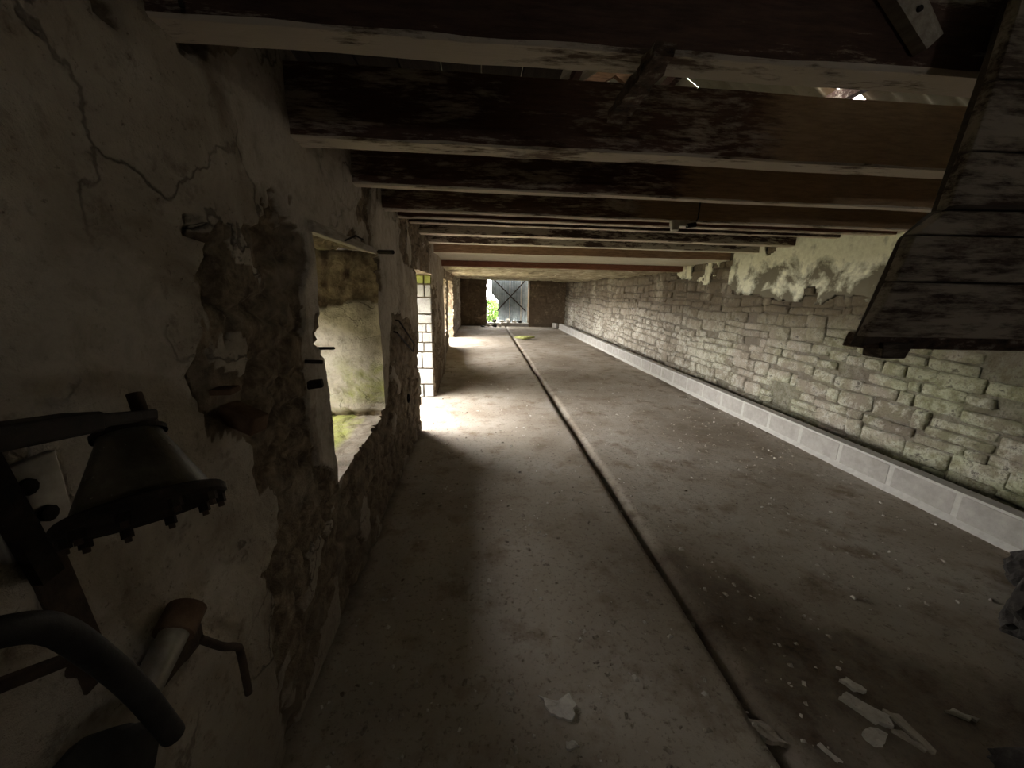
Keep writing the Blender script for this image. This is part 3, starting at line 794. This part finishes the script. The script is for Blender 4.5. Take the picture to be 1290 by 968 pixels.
# ------------------------------------------------------------------ wooden hopper hanging on the right
HY = .80
hop = tag(empty('wooden_hopper', (1.2, HY, 1.4)), 'dark flaking boarded hopper hanging from the ceiling at the right', 'hopper')
def hp(o): o.parent = hop; o.matrix_parent_inverse = Matrix.Translation((-1.2, -HY, -1.4)); return o
def board(pts, th, y=HY, mat='hopper', name='board'):
    f = [(x, y, z) for x, z in pts]; b_ = [(x, y + th, z) for x, z in pts]; n = len(pts)
    mb = MB(); mb.add(f + b_, [tuple(range(n)), tuple(range(n, 2 * n))[::-1]] + [(i, i + n, (i + 1) % n + n, (i + 1) % n) for i in range(n)])
    return hp(mb.build(name, mat, bevel=.003))
board([(.868, 1.415), (1.95, 1.41), (1.95, 1.539), (.905, 1.534)], .028)
board([(.906, 1.538), (1.95, 1.543), (1.95, 1.64), (.925, 1.632)], .028)
board([(.926, 1.636), (1.95, 1.644), (1.95, 1.706), (.985, 1.683)], .026)
board([(1.000, 1.690), (1.95, 1.715), (1.95, 1.82), (1.016, 1.80)], .026, HY + .012)
board([(1.016, 1.804), (1.95, 1.824), (1.95, 1.95), (1.030, 1.93)], .026, HY + .012)
board([(1.031, 1.934), (1.95, 1.954), (1.95, 2.20), (1.045, 2.20)], .026, HY + .012)
board([(.886, 1.388), (.93, 1.40), (.985, 1.64), (1.03, 1.69), (1.005, 1.69), (.945, 1.632)], .03, HY + .026, 'hopper_edge', 'edge_rail')
board([(1.025, 1.68), (1.075, 1.68), (1.12, 2.20), (1.08, 2.20)], .03, HY + .04, 'hopper_edge', 'edge_rail')
board([(.862, 1.686), (1.95, 1.706), (1.95, 1.716), (1.0, 1.692)][0:0] or [(.985, 1.685), (1.95, 1.706), (1.95, 1.718), (.995, 1.694)], .02, HY - .008, 'hopper_edge', 'ledge')
board([(.89, 1.385), (1.95, 1.375), (1.95, 1.42), (.90, 1.42)], .05, HY + .03, 'rot', 'bottom_rail')
board([(.94, 1.362), (1.0, 1.362), (1.015, 1.40), (.935, 1.40)], .05, HY + .02, 'hopper_edge', 'bracket')
mb = MB(); mb.box((1.92, HY + .03, 1.40), (1.95, HY + .7, 2.2)); hp(mb.build('side_board', 'hopper'))
board([(.95, 1.42), (1.94, 1.42), (1.94, 2.19), (1.09, 2.19), (1.06, 1.69)], .012, HY + .075, 'hopper_edge', 'back_board')

# ------------------------------------------------------------------ timber bits on the joists
def tagm(mb, name, mat, label, cat, **k): return tag(mb.build(name, mat, **k), label, cat)
mb = MB()
A, B_ = Vector((.372, .885, 1.985)), Vector((.385, 1.2, 1.988))
n = 12; rng = random.Random(4); V = []; F = []
for i in range(n):
    p = A.lerp(B_, i / (n - 1)); w = .026 + rng.uniform(-.006, .005); hgt = .022 + rng.uniform(-.006, .006)
    V += [p + Vector((-w, 0, -hgt)), p + Vector((w * .8, 0, -hgt + rng.uniform(-.006, .006))), p + Vector((w, 0, .006)), p + Vector((-w, 0, .008))]
for i in range(n - 1):
    for k in range(4): F.append((i * 4 + k, i * 4 + (k + 1) % 4, i * 4 + 4 + (k + 1) % 4, i * 4 + 4 + k))
F += [(3, 2, 1, 0), (4 * n - 4, 4 * n - 3, 4 * n - 2, 4 * n - 1)]
mb.add(V, F); tagm(mb, 'rotten_batten', 'rot', 'short rotten splintered batten crossing under the nearest two joists', 'batten')
mb = MB(); y0 = .898
mb.add([(.83, y0, 2.13), (.895, y0, 2.15), (.985, y0, 2.052), (.955, y0, 2.022)] + [(.83, .926, 2.13), (.895, .926, 2.15), (.985, .926, 2.052), (.955, .926, 2.022)],
       [(0, 1, 2, 3), (7, 6, 5, 4), (0, 4, 5, 1), (1, 5, 6, 2), (2, 6, 7, 3), (3, 7, 4, 0)])
o = tagm(mb, 'timber_offcut', 'lintelwood', 'pale sawn board end nailed diagonally to the nearest joist', 'board')
mb = MB(); mb.tube([(.915, .893, 2.09), (.915, .905, 2.09)], .006, 8); mb.build('nail', 'iron', o)
mb = MB(); mb.tube([(-.545, .90, 2.16), (-.55, .90, 2.06), (-.552, .905, 2.0)], .004, 6); tagm(mb, 'hanging_wire', 'iron', 'thin dark wire hanging down the nearest joist at the left', 'wire')

# lamp holder
lh = tag(empty('lamp_holder', (1.36, 2.70, 1.95)), 'white ceramic lamp holder fixed below the joists', 'lamp holder')
mb = MB(); mb.box((-.06, -.02, .0), (.10, .05, .035)); mb.build('base', 'ceramic', lh, bevel=.008)
mb = MB(); mb.tube([(-.045, 0, .03), (-.045, -.01, -.03)], [.034, .026], 16); smooth_by_angle(mb.build('socket_cup', 'ceramic', lh))
mb = MB(); mb.tube([(.03, -.025, .0), (.09, -.025, .01)], .016, 12); mb.build('socket_opening', 'rubber', lh)
mb = MB(); mb.tube([(.10, .0, .03), (.135, .035, .06), (.14, .04, .17)], .005, 8); mb.build('cable', 'rubber', lh)

# ------------------------------------------------------------------ ironwork on the left wall
cone = tag(empty('flanged_cone', (-.5, .562, 1.165)), 'grimy metal cone with a bolted flange on an iron wall arm', 'machine part')
ax = Vector((-.05, .055, .113)) * .92; H = ax.length
mb = MB(); mb.lathe((0, 0, 0), ax, [(.082, .012), (.079, .02), (.042, H - .012), (.038, H), (.0005, H)]); smooth_by_angle(mb.build('cone_body', 'cone', cone), 35)
mb = MB(); mb.lathe((0, 0, 0), ax, [(.0005, -.005), (.094, -.005), (.098, -.001), (.098, .009), (.094, .013), (.080, .015)]); smooth_by_angle(mb.build('flange', 'iron', cone), 35)
an = ax.normalized(); t_ = an.cross(Vector((0, 1, 0))).normalized(); b_ = an.cross(t_)
for i in range(10):
    q = 2 * math.pi * (i + .35) / 10; c = (t_ * math.cos(q) + b_ * math.sin(q)) * .086
    mb = MB(); mb.tube([c - an * .018, c - an * .003], .008, 6); bo = mb.build('bolt', 'iron', cone)
    mb = MB(); mb.tube([c - an * .025, c - an * .016], .0045, 8); mb.build('bolt_end', 'rust', bo)
mb = MB(); mb.lathe(an * (H - .002), ax, [(.045, 0), (.045, .008), (.0005, .008)], 24); mb.build('cap_plate', 'iron', cone)
mb = MB(); P = Vector((-.5, .562, 1.165))
mb.bar(Vector((-.47, .33, 1.362)) - P, Vector((-.50, .505, 1.328)) - P, .045, .026)
mb.bar(Vector((-.50, .495, 1.330)) - P, Vector((-.563, .655, 1.287)) - P, .05, .018)
mb.build('arm', 'iron', cone, bevel=.004)
mb = MB(); mb.tube([an * (H - .01) + Vector((.004, .028, -.004)), an * (H + .062) + Vector((.004, .018, .004))], .0105, 12); smooth_by_angle(mb.build('pin', 'rust', cone))
mb = MB(); mb.tube([an * (H + .012) + Vector((.0, .02, 0)), an * (H + .012) + Vector((-.012, .052, -.006))], .013, 12); smooth_by_angle(mb.build('pin_collar', 'rust', cone))
mb = MB(); mb.box((-.155, -.06, -.04), (-.135, .03, .09)); pl_ = mb.build('wall_plate', 'steel', cone, bevel=.003)
for q in ((-.02, .055), (-.005, .005)):
    mb = MB(); mb.tube([(-.134, q[0], q[1]), (-.128, q[0], q[1])], .012, 10); mb.build('plate_bolt', 'iron', pl_)
mb = MB(); mb.bar((-.128, -.062, .13), (-.122, -.035, -.08), .03, .016, (1, 0, 0)); mb.build('bracket_strut', 'iron', cone)

def wire(name, pts, r, mat, label, cat, n=12):
    mb = MB(); mb.tube(pts, r, n); return smooth_by_angle(tag(mb.build(name, mat), label, cat))
def curve(pts, n=8):
    P = [Vector(p) for p in pts]; P = [P[0] * 2 - P[1]] + P + [P[-1] * 2 - P[-2]]; out = []
    for i in range(1, len(P) - 2):
        for k in range(n):
            t = k / n; a, b, c, d_ = P[i - 1:i + 3]
            out.append(.5 * ((2 * b) + (c - a) * t + (2 * a - 5 * b + 4 * c - d_) * t * t + (3 * b - a - 3 * c + d_) * t ** 3))
    return out + [P[-2]]
wire('rubber_hose', curve([(-.56, .36, 1.13), (-.555, .41, 1.105), (-.555, .455, 1.065), (-.555, .49, .99), (-.56, .54, .855), (-.56, .58, .70)]), .0185, 'rubber', 'thick black rubber hose curving down in front of the steel pipe', 'hose')
mb = MB(); mb.bar((-.645, .545, 1.12), (-.641, .566, .85), .05, .012, (1, 0, 0)); tagm(mb, 'iron_strap', 'rust', 'flat rusty iron strap running down the wall below the metal cone', 'strap', bevel=.002)
pc = tag(empty('pipe_clamp', (-.6, .645, .82)), 'short grey steel pipe held in a rusty wall clamp', 'pipe')
mb = MB(); mb.tube([(.005, -.07, -.03), (-.01, .045, .005)], .026, 20); smooth_by_angle(mb.build('pipe', 'steel', pc))
mb = MB(); mb.tube([(-.01, .035, .0), (-.016, .085, .018)], .036, 20); smooth_by_angle(mb.build('collar', 'peg', pc), 50)
mb = MB(); mb.box((-.06, -.04, -.09), (-.015, .10, -.03)); mb.box((-.06, .06, -.10), (-.02, .12, -.02)); mb.build('clamp', 'rust', pc, bevel=.006)
wire('bent_rod', curve([(-.62, .75, .735), (-.60, .78, .68), (-.60, .822, .632), (-.60, .832, .60), (-.60, .835, .47)], 5), .009, 'rust', 'thin rusty rod bent downward beside the pipe clamp', 'rod')
mb = MB(); mb.bar((-.61, .34, 1.055), (-.605, .515, .955), .02, .016); o = tagm(mb, 'iron_lever', 'rust', 'short rusty iron lever under the black hose', 'lever', bevel=.003)
mb = MB(); mb.tube([(-.60, .505, .945), (-.585, .505, .945)], .013, 12); mb.build('lever_knob', 'rust', o)
o = rock('cloth_bundle', (.05, .20, .24), 12, 'rubber', None, (-.612, .50, .585), .0, 3, .4)
tag(o, 'black crumpled lump on the wall at the bottom left', 'bundle')

# pegs, nails, rings
def pegbox(name, c, d, ln, w, h, mat, label, cat='peg'):
    mb = MB(); c = Vector(c); d = Vector(d).normalized(); mb.bar(c - d * .04, c + d * ln, w, h)
    return tagm(mb, name, mat, label, cat, bevel=.004)
pegbox('wooden_peg', (-.63, 1.02, 1.165), (1, -.25, -.35), .06, .055, .05, 'peg', 'broken square wooden peg in the wall right of the cone')
pegbox('wooden_peg', (-.63, .985, 1.245), (1, .1, 0), .02, .05, .015, 'peg', 'small flat wooden wedge just above the broken peg')
pegbox('iron_peg', (-.63, 1.44, 1.235), (1, .15, -.05), .055, .012, .014, 'iron', 'thin iron peg, upper of two beside the window')
pegbox('iron_peg', (-.63, 1.455, 1.145), (1, .2, .1), .04, .03, .03, 'iron', 'stubby square iron peg, lower of two beside the window')
wire('iron_hook', [(-.66, 1.585, 1.262), (-.60, 1.59, 1.262), (-.598, 1.62, 1.258)], .006, 'iron', 'small bent iron hook at the window edge', 'hook', 8)
wire('iron_tube', [(-.66, 2.60, 1.722), (-.53, 2.52, 1.716)], .013, 'iron', 'short dark iron tube stub at the top of the plastered pier', 'tube')
wire('bent_wire', [(-.62, 1.93, 1.71), (-.60, 2.03, 1.745), (-.60, 2.15, 1.742)], .004, 'iron', 'bent bit of wire above the near window', 'wire', 6)
wire('iron_staple', [(-.62, 2.82, 1.20), (-.595, 2.825, 1.195), (-.595, 3.45, .96), (-.595, 3.52, 1.02), (-.595, 2.92, 1.27), (-.62, 2.91, 1.275)], .007, 'iron', 'long slanting iron staple on the pier beside the doorway', 'staple', 6)
mb = MB(); mb.tube([(-.605, 3.2 + .035 * math.cos(q), .60 + .035 * math.sin(q)) for q in [2 * math.pi * k / 20 for k in range(21)]], .006, 8, False)
smooth_by_angle(tagm(mb, 'iron_ring', 'iron', 'small iron tethering ring low on the pier', 'ring'))

# ------------------------------------------------------------------ far doorway: sheet door, braces, rubble
door = struct(empty('door_1', (1.5, 17.65, 0)))
V = []; F = []; n = 120
for i in range(n + 1):
    x = -.80 + 1.42 * i / n
    V += [(x, .012 * math.sin(2 * math.pi * x / .076), .28 if x > -.70 else 1.0), (x, .012 * math.sin(2 * math.pi * x / .076), 2.05)]
for i in range(n): F.append((2 * i, 2 * i + 2, 2 * i + 3, 2 * i + 1))
# sheet split in panels
for x0, x1, zb in ((-1.02, -.68, 1.05), (-.70, -.18, .06), (-.19, .33, .06), (.32, .66, .06)):
    V = []; F = []; n = 48
    for i in range(n + 1):
        x = x0 + (x1 - x0) * i / n; yy_ = .012 * math.sin(2 * math.pi * x / .076) + (x0 % .03)
        V += [(x, yy_, zb + (.35 * max(0, (-.72 - x) / .3) if x0 < -1 else 0)), (x, yy_, 2.1)]
    for i in range(n): F.append((2 * i, 2 * i + 2, 2 * i + 3, 2 * i + 1))
    o = link('corrugated_sheet', new_mesh('corrugated_sheet', V, F, None, True), 'sheet', door)
for a_, c_ in (((-.95, -.06, 2.02), (.55, -.06, .62)), ((.55, -.06, 2.02), (-.75, -.06, .62))):
    mb = MB(); mb.bar(a_, c_, .05, .06, (0, 1, 0)); mb.build('brace', 'iron', door)
for x in (-.18, .33):
    mb = MB(); mb.box((x - .02, -.05, .2), (x + .02, -.02, 2.1)); mb.build('stile', 'steel', door)
mb = MB(); mb.box((.25, 16.98, -.05), (2.15, 17.36, .13)); struct(mb.build('trim_1', 'block', bevel=.02))
rb = [((.36, 16.55), (.26, .2, .13), 'flake', 'white lump at the left end of the far rubble'), ((.62, 16.45), (.3, .24, .16), 'darkrock', 'dark broken block on the floor before the far doorway'),
      ((.84, 16.62), (.16, .16, .16), 'flake', 'small pale upright stone right of the far rubble'), ((.1, 16.4), (.2, .16, .08), 'darkrock', 'flat dark stone left of the far doorway')]
for i, ((x, y), s, mt, lab) in enumerate(rb): tag(rock('rubble_stone', s, 40 + i, mt, None, (x, y, 0), i), lab, 'stone', 'rubble at the far doorway')
for i, (x, y, s, mt) in enumerate([(.95, 17.1, .26, 'flake'), (1.22, 17.08, .36, 'flake'), (1.5, 17.12, .26, 'flake'), (1.75, 17.1, .26, 'darkrock'), (.62, 17.2, .3, 'darkrock')]):
    tag(rock('rubble_stone', (s, s * .7, s * .5), 60 + i, mt, None, (x, y, .13), i * 1.3), ['leftmost pale stone on the far door sill', 'largest pale stone in the middle of the far door sill', 'pale stone right of the sill middle', 'dark stone at the right of the far door sill', 'dark stone at the left end of the far door sill'][i], 'stone', 'stones on the far door sill')
tag(rock('mossy_clump', (.62, .36, .13), 81, 'moss', None, (1.42, 12.3, -.01), .2), 'yellow-green mossy clump lying beside the gutter far down the floor', 'clump')

# ------------------------------------------------------------------ debris on the near floor
def flake(name, pts, th, mat, label, cat, z0=0.004, seed=1):
    r = random.Random(seed); c = Vector((sum(p[0] for p in pts) / len(pts), sum(p[1] for p in pts) / len(pts), 0)); ring = []
    for i in range(len(pts)):
        a_, b2 = Vector((*pts[i], 0)), Vector((*pts[(i + 1) % len(pts)], 0))
        for k in range(3):
            p = a_.lerp(b2, k / 3) + Vector((r.uniform(-.006, .006), r.uniform(-.006, .006), 0)); ring.append(p)
    n = len(ring); V = [(p.x, p.y, z0 - .004) for p in ring] + [(p.x, p.y, z0 + th * r.uniform(.6, 1)) for p in ring] + [(c + (p - c) * .55 + Vector((0, 0, z0 + th * r.uniform(.8, 1.3))))[:] for p in ring] + [(c.x, c.y, z0 + th)]
    F = [tuple(range(n))[::-1]]
    for a_ in (0, 1):
        for k in range(n): F.append((a_ * n + k, a_ * n + (k + 1) % n, (a_ + 1) * n + (k + 1) % n, (a_ + 1) * n + k))
    for k in range(n): F.append((2 * n + k, 2 * n + (k + 1) % n, 3 * n))
    return tag(link(name, new_mesh(name, V, F), mat), label, cat)
flake('plaster_flake', [(.225, 1.125), (.285, 1.10), (.335, 1.135), (.352, 1.09), (.330, 1.035), (.285, 1.05), (.245, 1.075)], .010, 'flake', 'large cracked plaster flake on the near floor', 'plaster flake', seed=1)
flake('plaster_flake', [(.285, .965), (.32, .972), (.335, .955), (.30, .948)], .008, 'flake', 'small plaster flake just below the large cracked flake', 'plaster flake', seed=2)
flake('plaster_flake', [(1.45, 1.12), (1.49, 1.125), (1.51, 1.07), (1.47, 1.075)], .014, 'flake', 'curled pale fragment at the top of the near right debris', 'plaster flake', -.01, 3)
flake('plaster_flake', [(1.385, 1.06), (1.42, 1.065), (1.51, .98), (1.48, .945), (1.43, .965)], .016, 'flake', 'longest pale plaster fragment in the near right debris', 'plaster flake', -.01, 4)
flake('plaster_flake', [(1.35, .93), (1.40, .945), (1.44, .925), (1.40, .895), (1.36, .90)], .016, 'flake', 'rounded pale fragment below the longest plaster fragment', 'plaster flake', -.01, 5)
flake('plaster_flake', [(1.16, .91), (1.18, .915), (1.205, .86), (1.185, .862)], .008, 'flake', 'narrow pale chip near the gutter at the bottom', 'plaster flake', -.012, 6)
flake('plaster_flake', [(1.75, .99), (1.79, .99), (1.84, .945), (1.80, .95)], .010, 'flake', 'lone pale chip right of the near debris', 'plaster flake', -.012, 7)
flake('wood_splinter', [(1.515, 1.0), (1.545, .985), (1.56, .86), (1.535, .865)], .012, 'lintelwood', 'long wood splinter lying in the near right debris', 'splinter', -.01, 8)
flake('wood_splinter', [(1.47, .935), (1.50, .935), (1.53, .875), (1.515, .87)], .010, 'lintelwood', 'shorter wood splinter beside the long one', 'splinter', -.01, 9)
flake('concrete_chip', [(.965, 1.02), (1.05, .99), (1.06, .93), (1.0, .945)], .02, 'floor', 'flat concrete chip broken from the gutter edge', 'concrete chip', -.03, 10)
# dark broken masonry at the bottom right
hs = [((2.60, 1.22, -.03), (.46, .36, .33), 'big dark rough boulder at the right edge, between two smaller rocks'), ((2.06, .80, -.03), (.42, .26, .3), 'low black rock in the bottom right corner'),
      ((3.0, 1.50, -.03), (.34, .4, .3), 'dark rock against the kerb at the right edge'), ((1.78, .74, -.03), (.3, .2, .14), 'small black rock at the very bottom right')]
for i, (l_, s, lab) in enumerate(hs): tag(rock('dark_rock', s, 90 + i, 'darkrock', None, l_, i * .8, 4, .55), lab, 'rock', 'dark rocks at the bottom right')

# grit: nobody could count it
rng = np.random.RandomState(9); mb = MB(); N_ = 2600
for i in range(N_):
    yv = .75 + 7.5 * rng.rand() ** 1.8; xv = rng.uniform(-.6, 3.2)
    if abs(xv - .99) < .06 and rng.rand() < .5: continue
    if (xv > 1.62 and yv < 1.45) or (xv > 2.75 and yv < 1.85): continue
    if .2 < xv < .37 and .93 < yv < 1.15 or 1.3 < xv < 1.6 and .8 < yv < 1.15: continue
    s = .003 + .007 * rng.rand() ** 3; e = float(.985 + .0045 * yv); zb = 0 if xv < e else -.015
    if e < xv < e + .13: zb = -.05
    q = rng.uniform(0, 6.28); c_, s_ = math.cos(q), math.sin(q); L_ = s * rng.uniform(1, 2.2)
    P = [(-L_, -s, 0), (L_, -s * .8, 0), (L_ * .7, s, 0), (-L_ * .8, s * .9, 0), (-L_ * .5, -s * .5, s), (L_ * .5, -s * .4, s * .8), (L_ * .3, s * .5, s), (-L_ * .4, s * .5, s * .9)]
    mb.hexa([(xv + c_ * a_ - s_ * b2, yv + s_ * a_ + c_ * b2, zb + h_ + .001) for a_, b2, h_ in P])
o = mb.build('floor_grit', 'pebble'); o['kind'] = 'stuff'; tag(o, 'fine grit and crumbs scattered over the concrete floor', 'grit')

# ------------------------------------------------------------------ outside
mb = MB(); mb.box((-40, -30, -.3), (-1.75, 60, -.06)); mb.box((-1.75, 17.45, -.3), (40, 60, -.06)); struct(mb.build('ground_outside', 'grass'))
# unseen bank added outside the near window to block low sky light
us = axis_samples([(0, 1, .04)]); yb = axis_samples([(-12, 3.7, .2)]); U, Yb = np.meshgrid(us, yb, indexing='ij')
pf = np.interp(U, [0, .12, .45, 1], [0, .9, 2.6, 3.1]) * sstep(3.7, 3.2, Yb); Xb = -2.25 - U * 2.6 + .12 * fbm(U * 6, Yb * 2, None, 700)
struct(link('added_bank_blocker', new_mesh('added_bank_blocker', np.stack([Xb, Yb, -.1 + pf + .15 * fbm(U * 8, Yb * 3, None, 701)], -1).reshape(-1, 3), grid_faces(len(us), len(yb)).tolist(), None, True), 'bank'))
def bush(c, r, n, seed, label):
    rng = np.random.RandomState(seed); t = tag(empty('leafy_bush', (c[0], c[1], -.06)), label, 'bush', 'bushes outside the far doorway')
    V = []; F = []
    for i in range(n):
        d_ = rng.normal(size=3); d_ /= np.linalg.norm(d_); p = d_ * r * rng.uniform(.6, 1) * np.array([1, .8, 1.2]); p[2] += r * 1.1
        a_ = Vector(rng.normal(size=3)).normalized(); b2 = a_.orthogonal().normalized(); s = rng.uniform(.03, .06); p = Vector(p); k = len(V)
        V += [p - a_ * s * 1.4, p + b2 * s * .6, p + a_ * s * 1.4, p - b2 * s * .6]; F.append((k, k + 1, k + 2, k + 3))
    o = link('foliage', new_mesh('foliage', V, F), 'leaf', t); o['kind'] = 'stuff'
    mb = MB(); mb.tube([(0, 0, 0), (.02, 0, r * .8), (.0, .05, r * 1.6)], [.03, .02, .008], 8); mb.build('stem', 'peg', t)
bush((.42, 18.9), .55, 1800, 1, 'leafy green bush left of the sheet door outside')
bush((-.5, 20.2), .8, 1500, 2, 'larger green bush farther beyond the far doorway')
